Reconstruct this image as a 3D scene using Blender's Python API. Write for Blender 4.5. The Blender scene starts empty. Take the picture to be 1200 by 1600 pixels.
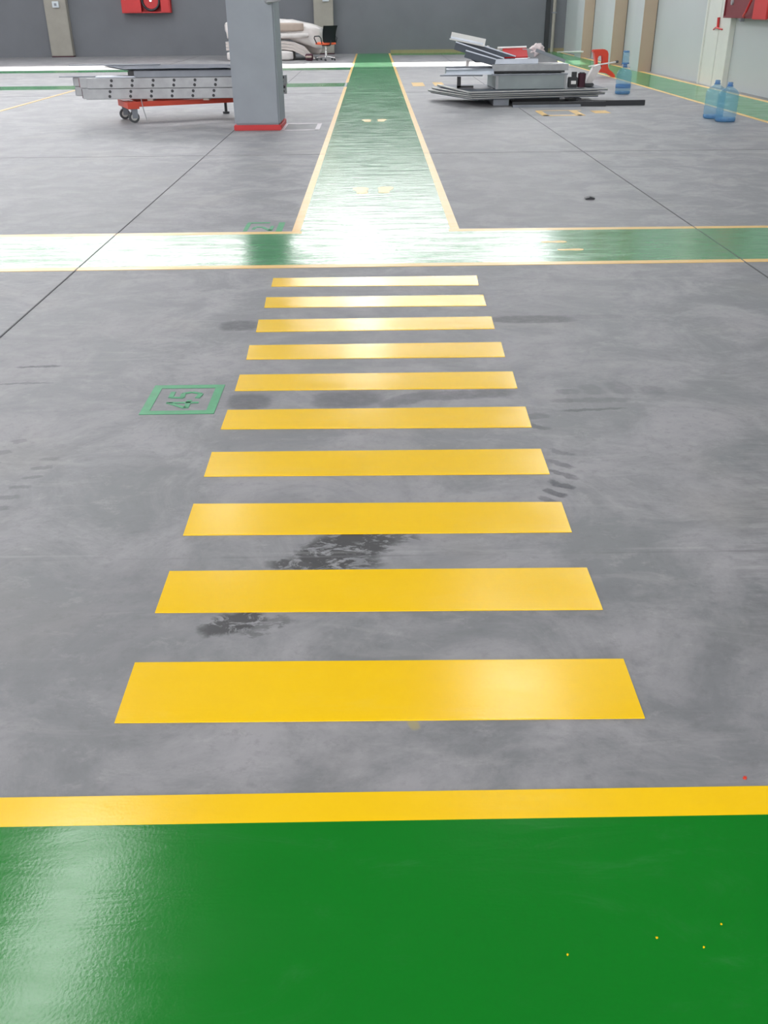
import bpy, bmesh, math, random
from mathutils import Vector, Matrix, noise
random.seed(7)
S = bpy.context.scene
C = S.collection

# ------------------------------------------------------------------ camera
cam_d = bpy.data.cameras.new('camera'); cam = bpy.data.objects.new('camera', cam_d); C.objects.link(cam)
cam_d.sensor_fit = 'VERTICAL'; cam_d.sensor_height = 32.0
cam_d.lens = 1454.83 / 1600 * 32.0
cam_d.clip_start = 0.05; cam_d.clip_end = 500
R_ = Vector((0.99989838, -0.01086139, -0.00923326))
U_ = Vector((0.0132908, 0.47603551, 0.87932562))
F_ = Vector((0.00515534, 0.87935899, -0.47613149))
m = Matrix((R_, U_, -F_)).transposed().to_4x4(); m.translation = Vector((0, 0, 1.42))
cam.matrix_world = m
S.camera = cam

# ------------------------------------------------------------------ exposure
S.view_settings.view_transform = 'Standard'; S.view_settings.look = 'None'
S.view_settings.gamma = 1; S.view_settings.use_curve_mapping = False
S.view_settings.exposure = 0.05

# ------------------------------------------------------------------ sky and sun
SKY = 3.4
HAZE = 9.2        # bright hazy sky around the sun, beyond the back wall
SUN = 9.0
ROOF_AND_FILL_LIGHT = 11.0
wd = bpy.data.worlds.new('sky'); S.world = wd; wd.use_nodes = True
bg = wd.node_tree.nodes['Background']
bg.inputs[0].default_value = (0.99, 0.97, 0.985, 1)
_t = wd.node_tree; _c = _t.nodes.new('ShaderNodeTexCoord'); _d = _t.nodes.new('ShaderNodeVectorMath'); _d.operation = 'DOT_PRODUCT'
_t.links.new(_c.outputs['Generated'], _d.inputs[0]); _d.inputs[1].default_value = (0.06, 0.96, 0.27)
_r = _t.nodes.new('ShaderNodeMapRange'); _r.interpolation_type = 'SMOOTHSTEP'; _t.links.new(_d.outputs['Value'], _r.inputs[0])
_r.inputs[1].default_value = 0.50; _r.inputs[2].default_value = 0.88; _r.inputs[3].default_value = SKY; _r.inputs[4].default_value = HAZE
_t.links.new(_r.outputs[0], bg.inputs[1])
sun_d = bpy.data.lights.new('sun', 'SUN'); sun_d.energy = SUN; sun_d.angle = math.radians(0.6); sun_d.color = (1, 0.96, 0.9)
sun = bpy.data.objects.new('sun', sun_d); C.objects.link(sun)
sun.location = (4, 60, 40)
sdir = Vector((-0.10, -1, -math.tan(math.radians(42.5))))   # from behind the back wall into the hall
sun.rotation_euler = sdir.to_track_quat('-Z', 'Y').to_euler()

# ------------------------------------------------------------------ material helpers
class NT:
    def __init__(s, name):
        s.m = bpy.data.materials.new(name); s.m.use_nodes = True
        s.t = s.m.node_tree; s.b = s.t.nodes['Principled BSDF']
        s.pos = None
    def n(s, kind, **kw):
        o = s.t.nodes.new(kind)
        for k, v in kw.items(): setattr(o, k, v)
        return o
    def l(s, a, b): s.t.links.new(a, b)
    def P(s):
        if s.pos is None:
            s.pos = s.n('ShaderNodeNewGeometry').outputs['Position']
        return s.pos
    def val(s, i, v):
        if isinstance(v, (int, float)): i.default_value = v
        elif isinstance(v, (tuple, list)): i.default_value = v
        else: s.l(v, i)
    def math(s, op, a, b=0, c=0, clamp=False):
        o = s.n('ShaderNodeMath', operation=op, use_clamp=clamp)
        s.val(o.inputs[0], a); s.val(o.inputs[1], b); s.val(o.inputs[2], c); return o.outputs[0]
    def mapping(s, vec, scale=(1, 1, 1), rot=0, loc=(0, 0, 0)):
        o = s.n('ShaderNodeMapping'); s.l(vec, o.inputs[0])
        o.inputs['Scale'].default_value = scale; o.inputs['Rotation'].default_value = (0, 0, rot); o.inputs['Location'].default_value = loc
        return o.outputs[0]
    def noise(s, vec, scale, detail=4, rough=0.55, dist=0):
        o = s.n('ShaderNodeTexNoise'); s.l(vec, o.inputs['Vector'])
        o.inputs['Scale'].default_value = scale; o.inputs['Detail'].default_value = detail
        o.inputs['Roughness'].default_value = rough; o.inputs['Distortion'].default_value = dist
        return o.outputs['Fac']
    def ramp(s, f, lo, hi, a=0.0, b=1.0):
        o = s.n('ShaderNodeMapRange', interpolation_type='SMOOTHSTEP'); s.val(o.inputs[0], f)
        o.inputs[1].default_value = lo; o.inputs[2].default_value = hi; o.inputs[3].default_value = a; o.inputs[4].default_value = b
        return o.outputs[0]
    def mix(s, f, a, b):
        o = s.n('ShaderNodeMix', data_type='RGBA'); s.val(o.inputs[0], f)
        for i, v in ((6, a), (7, b)):
            if isinstance(v, tuple): o.inputs[i].default_value = (*v[:3], 1)
            else: s.l(v, o.inputs[i])
        return o.outputs[2]
    def bump(s, h, strength, dist):
        o = s.n('ShaderNodeBump'); o.inputs['Strength'].default_value = strength; o.inputs['Distance'].default_value = dist
        s.l(h, o.inputs['Height']); s.l(o.outputs[0], s.b.inputs['Normal'])

def simple(name, col, rough=0.5, metal=0.0, var=0.08, scale=6.0, bump=0.0, alpha=None):
    t = NT(name)
    co = t.n('ShaderNodeTexCoord').outputs['Object']
    f = t.noise(co, scale, 3)
    a = tuple(c * (1 - var) for c in col); b = tuple(min(1, c * (1 + var)) for c in col)
    t.l(t.mix(f, a, b), t.b.inputs['Base Color'])
    t.b.inputs['Roughness'].default_value = rough; t.b.inputs['Metallic'].default_value = metal
    if bump: t.bump(t.noise(co, scale * 4, 3), bump, 0.01)
    return t.m

# ---- concrete floor with tyre marks and stains (shapes of their own, in floor coordinates)
def stain_mask(t, X, Y, cx, cy, hl, hw, ang=0.0, soft=0.35):
    dx = t.math('SUBTRACT', X, cx); dy = t.math('SUBTRACT', Y, cy)
    c, s = math.cos(ang), math.sin(ang)
    u = t.math('ADD', t.math('MULTIPLY', dx, c / hl), t.math('MULTIPLY', dy, s / hl))
    v = t.math('ADD', t.math('MULTIPLY', dx, -s / hw), t.math('MULTIPLY', dy, c / hw))
    u = t.math('POWER', t.math('ABSOLUTE', u), 3); v = t.math('POWER', t.math('ABSOLUTE', v), 3)
    return t.ramp(t.math('ADD', u, v), 1.0 + soft, 1.0 - soft)

def floor_material():
    t = NT('polished_concrete'); p = t.P()
    sx = t.n('ShaderNodeSeparateXYZ'); t.l(p, sx.inputs[0]); X0, Y0 = sx.outputs[0], sx.outputs[1]
    X = t.math('ADD', X0, t.math('MULTIPLY', t.math('SUBTRACT', t.noise(p, 14, 4, 0.7), 0.5), 0.07))
    Y = t.math('ADD', Y0, t.math('MULTIPLY', t.math('SUBTRACT', t.noise(t.mapping(p, (1, 1, 1), 0, (7, 3, 1)), 16, 4, 0.7), 0.5), 0.05))
    big = t.noise(p, 0.55, 5, 0.6, 0.3)
    mid = t.noise(t.mapping(p, (1, 1, 1), 0.3), 2.3, 7, 0.68, 0.6)
    fine = t.noise(p, 26, 6, 0.7)
    swirl = t.noise(t.mapping(p, (0.8, 3.5, 1), 0.25), 2.2, 5, 0.65, 1.5)
    base = t.mix(t.ramp(mid, 0.37, 0.66), (0.182, 0.185, 0.194), (0.315, 0.307, 0.318))
    base = t.mix(t.math('MULTIPLY', t.ramp(big, 0.5, 0.75), 0.45), base, (0.185, 0.182, 0.20))
    base = t.mix(t.math('MULTIPLY', t.ramp(swirl, 0.52, 0.75), 0.34), base, (0.39, 0.38, 0.38))
    base = t.mix(t.math('MULTIPLY', t.ramp(fine, 0.50, 0.72), 0.38), base, (0.14, 0.137, 0.145))
    grit = t.noise(t.mapping(p, (1, 1.5, 1), 0.9), 9, 8, 0.78, 0.4)
    base = t.mix(t.math('MULTIPLY', t.ramp(grit, 0.52, 0.72), 0.38), base, (0.15, 0.148, 0.16))
    base = t.mix(t.math('MULTIPLY', t.ramp(grit, 0.47, 0.30), 0.35), base, (0.40, 0.39, 0.39))
    base = t.mix(t.math('MULTIPLY', t.ramp(t.noise(p, 1.2, 2), 0.55, 0.7), 0.15), base, (0.33, 0.30, 0.26))
    # stains: (cx, cy, half length, half width, angle, darkness, blotchy threshold)
    heavy = [(-0.10, 2.40, 0.175, 0.10, 0.75, 1.0), (0.02, 2.46, 0.09, 0.04, 0.1, 0.7), (-0.16, 2.31, 0.16, 0.035, 0.0, 0.9),
             (-0.385, 2.02, 0.09, 0.045, 0.35, 0.95), (-0.30, 2.0, 0.07, 0.03, 0.6, 0.5)]
    blot = t.noise(t.mapping(p, (1, 1.6, 1), 0.6), 15, 6, 0.72, 0.8)
    acc = None
    for cx, cy, hl, hw, a, d in heavy:
        k = t.math('MULTIPLY', stain_mask(t, X, Y, cx, cy, hl, hw, a, 0.6), d)
        acc = k if acc is None else t.math('MAXIMUM', acc, k)
    k = t.math('MULTIPLY', acc, t.ramp(blot, 0.42, 0.52))
    base = t.mix(t.math('MULTIPLY', k, 0.92), base, (0.018, 0.017, 0.018))
    soft = [(-0.70, 4.64, 0.10, 0.085, 0, 0.8), (0.80, 4.69, 0.22, 0.065, 0.0, 0.75), (1.10, 4.72, 0.20, 0.04, 0.0, 0.3),
            (-0.53, 3.59, 0.09, 0.085, 0, 0.75), (-0.12, 3.60, 0.14, 0.09, 0, 0.65), (0.13, 3.60, 0.14, 0.05, 0.5, 0.55), (0.35, 3.64, 0.22, 0.05, 0.1, 0.6),
            (0.62, 3.40, 0.05, 0.03, 0.2, 0.45), (0.60, 3.30, 0.06, 0.02, -0.5, 0.6), (0.64, 2.96, 0.055, 0.016, -0.7, 0.55), (0.63, 2.88, 0.055, 0.016, -0.7, 0.6),
            (0.615, 2.80, 0.045, 0.018, -0.7, 0.85), (0.585, 2.74, 0.04, 0.018, -0.7, 0.8), (0.55, 2.69, 0.035, 0.016, -0.7, 0.6), (0.66, 3.06, 0.05, 0.015, -0.6, 0.4),
            (-1.54, 4.055, 0.10, 0.012, 0.05, 0.8), (-1.53, 3.84, 0.12, 0.010, 0.05, 0.6),
            (0.80, 3.66, 0.05, 0.03, 0.1, 0.4), (0.90, 3.68, 0.045, 0.06, 0.2, 0.35), (1.02, 3.70, 0.045, 0.08, 0.2, 0.35), (1.15, 3.66, 0.05, 0.05, 0, 0.3),
            (0.88, 3.56, 0.16, 0.025, 0.0, 0.45), (0.86, 3.46, 0.13, 0.012, 0.08, 0.7)]
    for i in range(6):   # two rows of tread lugs on the left
        soft.append((-1.18 - 0.012 * i, 3.06 - 0.075 * i, 0.035, 0.014, 0.1, 0.42))
        soft.append((-1.35 - 0.018 * i, 3.22 - 0.10 * i, 0.028, 0.020, 0.4, 0.42))
    acc = None
    for cx, cy, hl, hw, a, d in soft:
        k = t.math('MULTIPLY', stain_mask(t, X, Y, cx, cy, hl, hw, a, 0.7), d)
        acc = k if acc is None else t.math('MAXIMUM', acc, k)
    blot2 = t.noise(p, 22, 5, 0.7)
    k = t.math('MULTIPLY', acc, t.ramp(blot2, 0.30, 0.60, 0.65, 1.0))
    base = t.mix(t.math('MULTIPLY', k, 1.0), base, (0.05, 0.048, 0.062))
    # wide tyre sweep on the right, scuffed patch low on the left, and a dusty transverse saw cut
    k = t.math('MULTIPLY', stain_mask(t, X, Y, 1.22, 2.55, 0.75, 0.10, 1.25, 0.9), t.ramp(t.noise(t.mapping(p, (1, 6, 1), -0.25), 6, 4, 0.6), 0.42, 0.62))
    base = t.mix(t.math('MULTIPLY', k, 0.30), base, (0.10, 0.10, 0.11))
    k = t.math('MULTIPLY', stain_mask(t, X, Y, -0.92, 2.02, 0.45, 0.28, 0.2, 0.95), t.ramp(mid, 0.35, 0.6))
    base = t.mix(t.math('MULTIPLY', k, 0.30), base, (0.10, 0.10, 0.112))
    k = t.math('MULTIPLY', stain_mask(t, X, Y, 0.9, 1.9, 0.7, 0.3, 0.0, 0.95), t.ramp(t.noise(p, 5, 6, 0.7), 0.45, 0.65))
    base = t.mix(t.math('MULTIPLY', k, 0.28), base, (0.10, 0.10, 0.11))
    k = t.math('MULTIPLY', stain_mask(t, X0, Y0, 0.0, 2.352, 9.0, 0.005, 0.0, 0.9), t.ramp(t.noise(p, 4, 4), 0.35, 0.65, 0.0, 0.45))
    base = t.mix(k, base, (0.13, 0.128, 0.135))
    k = t.math('MULTIPLY', stain_mask(t, X0, Y0, 0.0, 2.374, 9.0, 0.006, 0.0, 0.9), t.ramp(t.noise(p, 3, 4), 0.4, 0.65, 0.0, 0.22))
    base = t.mix(k, base, (0.45, 0.44, 0.44))
    k = t.math('MULTIPLY', stain_mask(t, X0, Y0, 0.07, 1.62, 0.012, 0.022, 0.3, 0.9), 0.6)
    base = t.mix(k, base, (0.40, 0.33, 0.12))
    t.l(base, t.b.inputs['Base Color'])
    t.l(t.ramp(mid, 0.3, 0.7, 0.48, 0.60), t.b.inputs['Roughness'])
    t.b.inputs['Specular IOR Level'].default_value = 0.5
    t.bump(t.math('ADD', fine, t.math('MULTIPLY', mid, 2)), 0.10, 0.006)
    return t.m

def paint(name, col, worn, rough, wear=0.25, streak=0.5, sp=0.5, rv=1.2):
    t = NT(name); p = t.P()
    f = t.noise(p, 3, 4, 0.6)
    base = t.mix(f, tuple(c * 0.92 for c in col), tuple(min(1, c * 1.06) for c in col))
    sc = t.noise(t.mapping(p, (1, 2.4, 1), 0.5), 2.4, 7, 0.7, 1.4)
    base = t.mix(t.math('MULTIPLY', t.ramp(sc, 0.52, 0.78), wear), base, worn)
    t.l(base, t.b.inputs['Base Color'])
    r = t.noise(t.mapping(p, (0.7, 3.0, 1), 0.1), 3.0, 5, 0.65, 0.8)
    t.l(t.ramp(r, 0.35, 0.7, rough, rough * rv), t.b.inputs['Roughness'])
    t.b.inputs['Specular IOR Level'].default_value = sp
    peel = t.noise(p, 160, 2, 0.5)
    trowel = t.noise(t.mapping(p, (0.8, 4.0, 1), 0.08), 2.6, 4, 0.6, 0.6)
    t.bump(t.math('ADD', t.math('MULTIPLY', peel, 0.05), t.math('MULTIPLY', trowel, streak)), 0.5, 0.0055)
    return t.m

M = {}
M['floor'] = floor_material()
M['green'] = paint('green_floor_paint', (0.003, 0.190, 0.012), (0.08, 0.28, 0.11), 0.155, 0.22, 0.45)
M['green_worn'] = paint('green_floor_paint_scuffed', (0.022, 0.235, 0.062), (0.22, 0.42, 0.27), 0.145, 0.42, 1.15, 0.5, 1.75)
M['yellow'] = paint('yellow_floor_paint', (0.98, 0.60, 0.004), (0.95, 0.66, 0.10), 0.19, 0.15, 0.3)
M['yellow_pale'] = paint('yellow_floor_paint_aged', (0.80, 0.50, 0.13), (0.8, 0.66, 0.36), 0.28, 0.4, 0.5)
M['stencil'] = simple('green_stencil_paint', (0.035, 0.30, 0.12), 0.45, var=0.3, scale=18)
M['stencil_pale'] = simple('green_stencil_overspray', (0.06, 0.32, 0.15), 0.5, var=0.35, scale=18)
M['white_paint'] = simple('white_floor_paint', (0.72, 0.66, 0.70), 0.5, var=0.15)
M['joint'] = simple('joint_filler', (0.10, 0.10, 0.105), 0.7)
M['joint_pale'] = simple('pale_joint_filler', (0.23, 0.23, 0.235), 0.45)
M['wall'] = simple('grey_wall_render', (0.145, 0.153, 0.168), 0.75, var=0.18, scale=0.8)
M['panel_wall'] = simple('pale_blue_grey_wall_panel', (0.44, 0.475, 0.48), 0.6, var=0.08, scale=0.5)
M['raw_concrete'] = simple('raw_concrete', (0.30, 0.285, 0.25), 0.85, var=0.15, scale=3, bump=0.1)
M['pillar'] = simple('smooth_grey_concrete', (0.27, 0.295, 0.325), 0.75, var=0.12, scale=3, bump=0.06)
M['beige'] = simple('beige_column_paint', (0.40, 0.315, 0.235), 0.7, var=0.06, scale=1)
M['cream'] = simple('cream_steel_paint', (0.60, 0.62, 0.58), 0.5, var=0.04)
M['dark_seam'] = simple('dark_seam', (0.03, 0.03, 0.03), 0.8)
M['red'] = simple('red_paint', (0.50, 0.018, 0.02), 0.45, var=0.08)
M['red_dark'] = simple('dark_red_paint', (0.16, 0.012, 0.02), 0.5)
M['red_plastic'] = simple('red_plastic', (0.62, 0.045, 0.02), 0.35)
M['orange_red'] = simple('orange_red_paint', (0.55, 0.06, 0.03), 0.45)
M['galv'] = simple('galvanised_steel', (0.34, 0.35, 0.36), 0.5, 0.4, 0.25, 7)
M['galv_dark'] = simple('dull_galvanised_steel', (0.22, 0.24, 0.27), 0.5, 0.4, 0.2, 6)
M['sheet'] = simple('bright_sheet_metal', (0.46, 0.50, 0.56), 0.33, 0.6, 0.2, 5)
M['blue_sheet'] = simple('blue_grey_sheet', (0.13, 0.155, 0.22), 0.5, 0.1, 0.55, 4)
M['box_metal'] = simple('brushed_box_metal', (0.27, 0.31, 0.315), 0.5, 0.2, 0.25, 2.5)
M['dark_sheet'] = simple('dark_blue_grey_sheet', (0.075, 0.09, 0.115), 0.5, 0.1, 0.25, 5)
M['profile'] = simple('pale_aluminium_profile', (0.50, 0.50, 0.48), 0.42, 0.4, 0.12)
M['black'] = simple('black_steel', (0.018, 0.02, 0.024), 0.45)
M['rubber'] = simple('grey_rubber', (0.05, 0.055, 0.06), 0.6)
M['hub'] = simple('wheel_hub', (0.45, 0.45, 0.43), 0.5)
M['white_plastic'] = simple('white_plastic', (0.78, 0.77, 0.75), 0.4)
M['film'] = simple('crumpled_white_film', (0.62, 0.585, 0.57), 0.4, var=0.18, scale=5, bump=1.0)
M['wrap'] = simple('beige_foam_wrap', (0.58, 0.52, 0.49), 0.7, var=0.12, scale=4, bump=0.4)
M['wrap_shade'] = simple('tan_cardboard', (0.42, 0.34, 0.29), 0.8, var=0.1)
M['orange'] = simple('orange_fabric', (0.80, 0.13, 0.05), 0.8)
M['mesh_black'] = simple('black_mesh_fabric', (0.02, 0.026, 0.03), 0.7)
M['chrome'] = simple('brushed_chrome', (0.75, 0.75, 0.75), 0.25, 0.9)
M['maroon'] = simple('maroon_cloth', (0.06, 0.018, 0.03), 0.8)
M['cloth'] = simple('white_pink_cloth', (0.76, 0.66, 0.66), 0.8, var=0.15, scale=20, bump=0.5)
M['grey_box'] = simple('pale_grey_socket', (0.55, 0.60, 0.63), 0.5)
M['kerb'] = simple('dusty_yellow_skirting', (0.26, 0.23, 0.12), 0.7, var=0.2)
M['roof'] = simple('roof_sheet', (0.22, 0.23, 0.24), 0.7)
M['frame_white'] = simple('window_frame_paint', (0.6, 0.62, 0.62), 0.5)

def jug_mat(name, col, alpha_mix):
    t = NT(name)
    t.b.inputs['Base Color'].default_value = (*col, 1); t.b.inputs['Roughness'].default_value = 0.08
    t.b.inputs['Specular IOR Level'].default_value = 0.7
    tr = t.n('ShaderNodeBsdfTransparent'); tr.inputs[0].default_value = (0.84, 0.93, 0.98, 1)
    mx = t.n('ShaderNodeMixShader'); mx.inputs[0].default_value = alpha_mix
    out = t.t.nodes['Material Output']
    t.l(t.b.outputs[0], mx.inputs[1]); t.l(tr.outputs[0], mx.inputs[2]); t.l(mx.outputs[0], out.inputs['Surface'])
    return t.m
M['jug'] = jug_mat('clear_blue_polycarbonate', (0.20, 0.46, 0.62), 0.76)
M['jug_thick'] = jug_mat('deep_blue_polycarbonate', (0.05, 0.20, 0.50), 0.45)
def pane_mat():
    t = NT('window_glass')
    t.b.inputs['Roughness'].default_value = 0.05; t.b.inputs['Base Color'].default_value = (0.8, 0.85, 0.9, 1)
    tr = t.n('ShaderNodeBsdfTransparent'); mx = t.n('ShaderNodeMixShader'); mx.inputs[0].default_value = 0.94
    out = t.t.nodes['Material Output']
    t.l(t.b.outputs[0], mx.inputs[1]); t.l(tr.outputs[0], mx.inputs[2]); t.l(mx.outputs[0], out.inputs['Surface'])
    return t.m
M['pane'] = pane_mat()
def glow(name, col, k):
    t = NT(name); t.b.inputs['Base Color'].default_value = (0.8, 0.8, 0.8, 1)
    t.b.inputs['Emission Color'].default_value = (*col, 1); t.b.inputs['Emission Strength'].default_value = k; return t.m
M['roof_and_fill_light'] = glow('glowing_roof_and_fill_sheet', (0.95, 0.98, 1.0), ROOF_AND_FILL_LIGHT)  # also the glow of the added fill strips

# ------------------------------------------------------------------ mesh helpers
def obj(name, bm, mat, parent=None, smooth=False):
    me = bpy.data.meshes.new(name); bmesh.ops.recalc_face_normals(bm, faces=bm.faces[:]); bm.to_mesh(me); bm.free()
    for x in (mat if isinstance(mat, (list, tuple)) else [mat]): me.materials.append(M[x] if isinstance(x, str) else x)
    if smooth:
        for p in me.polygons: p.use_smooth = True
    o = bpy.data.objects.new(name, me); C.objects.link(o)
    if parent: o.parent = parent
    return o
def tag(o, label, cat, group=None):
    o['label'] = label; o['category'] = cat
    if group: o['group'] = group
    return o
def thing(name, label, cat, loc=(0, 0, 0), rz=0, group=None):
    o = bpy.data.objects.new(name, None); C.objects.link(o); o.empty_display_size = 0.1
    o.location = loc; o.rotation_euler = (0, 0, rz); return tag(o, label, cat, group)
def struct(name, bm, mat, parent=None):
    o = obj(name, bm, mat, parent)
    if not parent: o['kind'] = 'structure'
    return o
def box(bm, x0, x1, y0, y1, z0, z1, mi=0, M4=None, bev=0):
    vs = [bm.verts.new((x, y, z)) for x in (x0, x1) for y in (y0, y1) for z in (z0, z1)]
    fs = []
    for q in ((0, 1, 3, 2), (4, 6, 7, 5), (0, 4, 5, 1), (2, 3, 7, 6), (0, 2, 6, 4), (1, 5, 7, 3)):
        f = bm.faces.new([vs[i] for i in q]); f.material_index = mi; fs.append(f)
    if bev:
        es = list({e for f in fs for e in f.edges})
        r = bmesh.ops.bevel(bm, geom=es, offset=bev, segments=2, affect='EDGES')
        vs = list({v for f in r['faces'] for v in f.verts} | {v for v in vs if v.is_valid})
    if M4 is not None: bmesh.ops.transform(bm, matrix=M4, verts=[v for v in vs if v.is_valid])
    return bm
def B(*a, **k): return box(bmesh.new(), *a, **k)
def prism(bm, pts, z0, z1, mi=0):
    a = [bm.verts.new((x, y, z0)) for x, y in pts]; b = [bm.verts.new((x, y, z1)) for x, y in pts]
    n = len(pts)
    for f in (bm.faces.new(a[::-1]), bm.faces.new(b)): f.material_index = mi
    for i in range(n): bm.faces.new((a[i], a[(i + 1) % n], b[(i + 1) % n], b[i])).material_index = mi
    return bm
def tube(bm, pts, r, seg=10, mi=0, cap=True):
    pts = [Vector(p) for p in pts]; rings = []
    for i, p in enumerate(pts):
        d = (pts[min(i + 1, len(pts) - 1)] - pts[max(i - 1, 0)]).normalized()
        a = d.orthogonal().normalized() if i == 0 else (a - d * a.dot(d)).normalized()
        b = d.cross(a); rr = r[i] if isinstance(r, (list, tuple)) else r
        rings.append([bm.verts.new(p + (a * math.cos(2 * math.pi * k / seg) + b * math.sin(2 * math.pi * k / seg)) * rr) for k in range(seg)])
    for u, v in zip(rings, rings[1:]):
        for k in range(seg): bm.faces.new((u[k], u[(k + 1) % seg], v[(k + 1) % seg], v[k])).material_index = mi
    if cap:
        bm.faces.new(rings[0][::-1]).material_index = mi; bm.faces.new(rings[-1]).material_index = mi
    return bm
def lathe(bm, prof, seg=32, loc=(0, 0, 0), mi=0):
    rings = []
    for r, z in prof:
        rings.append([bm.verts.new((loc[0] + r * math.cos(2 * math.pi * k / seg), loc[1] + r * math.sin(2 * math.pi * k / seg), loc[2] + z)) for k in range(seg)])
    for u, v in zip(rings, rings[1:]):
        for k in range(seg): bm.faces.new((u[k], u[(k + 1) % seg], v[(k + 1) % seg], v[k])).material_index = mi
    bm.faces.new(rings[0][::-1]); bm.faces.new(rings[-1])
    return bm
def extrude_x(bm, prof, x0, x1, mi=0):      # closed outline of (y, z) swept along x
    a = [bm.verts.new((x0, y, z)) for y, z in prof]; b = [bm.verts.new((x1, y, z)) for y, z in prof]; n = len(prof)
    bm.faces.new(a).material_index = mi; bm.faces.new(b[::-1]).material_index = mi
    for i in range(n): bm.faces.new((a[i], b[i], b[(i + 1) % n], a[(i + 1) % n])).material_index = mi
    return bm
def extrude_y(bm, prof, y0, y1, mi=0):      # closed outline of (x, z) swept along y
    a = [bm.verts.new((x, y0, z)) for x, z in prof]; b = [bm.verts.new((x, y1, z)) for x, z in prof]; n = len(prof)
    bm.faces.new(a).material_index = mi; bm.faces.new(b[::-1]).material_index = mi
    for i in range(n): bm.faces.new((a[i], b[i], b[(i + 1) % n], a[(i + 1) % n])).material_index = mi
    return bm
def copy_tree(o, parent=None):
    c = o.copy(); C.objects.link(c); c.parent = parent
    for ch in [x for x in bpy.data.objects if x.parent == o]: copy_tree(ch, c)
    return c

# ------------------------------------------------------------------ the hall
XL, XR, YB, YR, CEIL = -20.0, 6.74, 36.7, -6.0, 8.6
W0, W1 = 5.7, 8.2
floor = struct('floor', B(XL - .3, XR + .3, YR, YB + .3, -0.2, 0), 'floor')
jm = bmesh.new()
for x in (-6.05, -1.87, 2.31): box(jm, x - .004, x + .004, YR, YB, -0.002, 0.0030)
obj('expansion_joint', jm, 'joint', floor)
jm = bmesh.new()
for y in (10.95, 19.4, 27.0): box(jm, XL, XR, y - .006, y + .006, -0.002, 0.0030)
obj('expansion_joint', jm, 'joint_pale', floor)
wb = bmesh.new(); box(wb, XL - .3, XR + .3, YB, YB + .3, 0, W0); box(wb, XL - .3, XR + .3, YB, YB + .3, W1, CEIL)
wall_back = struct('wall_back', wb, 'wall')
struct('wall_right', B(XR, XR + .3, YR, YB, 0, CEIL), 'panel_wall')
struct('wall_left', B(XL - .3, XL, YR, YB, 0, 4.0), 'wall')
struct('baseboard_back', B(0.62, XR, YB - .03, YB, 0, 0.11), 'kerb')
rf = bmesh.new(); box(rf, XL - .6, XR + .6, YR, YB + 0.9, CEIL, CEIL + .15)  # unseen eave past the back wall added to trim the sun strip
struct('ceiling', rf, 'roof')
# high strip window in the back wall
win = thing('window_1', '', '', (0, 0, 0)); del win['label']; del win['category']; win['kind'] = 'structure'
wf = bmesh.new()
box(wf, XL, XR, YB + .1, YB + .16, W0, W0 + .06); box(wf, XL, XR, YB + .1, YB + .16, W1 - .06, W1)
x = XL
while x < XR: box(wf, x, x + .05, YB + .1, YB + .16, W0, W1); x += 3.34
obj('window_frame', wf, 'frame_white', win)
obj('window_pane', B(XL, XR, YB + .125, YB + .131, W0, W1), 'pane', win)
# translucent roof sheets, then unseen glowing strips added as fill light
for i, (x0, x1, y0, y1) in enumerate([(-4.55, -3.55, 5.6, 9.9), (-3.75, -3.1, 17.2, 19.0), (1.6, 2.8, 11.3, 13.0), (1.8, 2.3, 14.8, 15.5),
                                      (-12, -11, 4, 30), (-8.6, -7.4, 12, 33), (4.9, 6.0, 16, 34), (-1.0, 0.2, 30, 35)]):  # this row: strips added to brighten the far floor and right wall
    o = struct('window_%d' % (i + 2), B(x0, x1, y0, y1, CEIL - .02, CEIL + .01), 'roof_and_fill_light')

# back-wall pilasters and the switch boxes on them
def pilaster(x0, x1, label, bx):
    t = thing('concrete_pilaster', label, 'pilaster', ((x0 + x1) / 2, YB, 0), 0, None)
    w = (x1 - x0) / 2
    obj('shaft', B(-w, w, -.28, -.004, .036, W0, bev=.012), 'raw_concrete', t)
    obj('base_band', B(-w - .004, w + .004, -.284, -.004, 0.0, .035), 'maroon', t)
pilaster(-11.25, -10.5, 'beige concrete pilaster on the back wall, far left beside the hose reel cabinet', 0)
pilaster(-2.03, -1.36, 'beige concrete pilaster on the back wall, directly behind the office chair', 0)
for (x, z, lab) in ((-10.84, 1.60, 'small pale switch box on the far left pilaster'), (-1.60, 1.70, 'small pale switch box on the pilaster behind the office chair')):
    t = thing('switch_box', lab, 'switch box', (x, YB - .284, z))
    obj('case', B(-.11, .11, -.06, 0, -.07, .12, bev=.008), 'grey_box', t)
    obj('switch', B(-.04, .04, -.07, -.055, -.02, .06), 'galv_dark', t)
# corner pipe
t = thing('downpipe', 'thin pale vertical pipe in the right corner of the back wall', 'pipe', (6.30, YB - .12, 0))
obj('pipe', tube(bmesh.new(), [(0, 0, 0.0), (0, 0, CEIL - .03)], .055, 14), 'raw_concrete', t)
for z in (1.2, 3.2, 5.2): obj('bracket', B(-.08, .08, -.07, .115, z, z + .04), 'galv_dark', t)
tag(obj('dark_channel', B(6.02, 6.17, YB - .10, YB - .004, 0, W0 - .05), 'black'), 'dark vertical channel on the back wall beside the thin pale pipe', 'wall channel')

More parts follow.
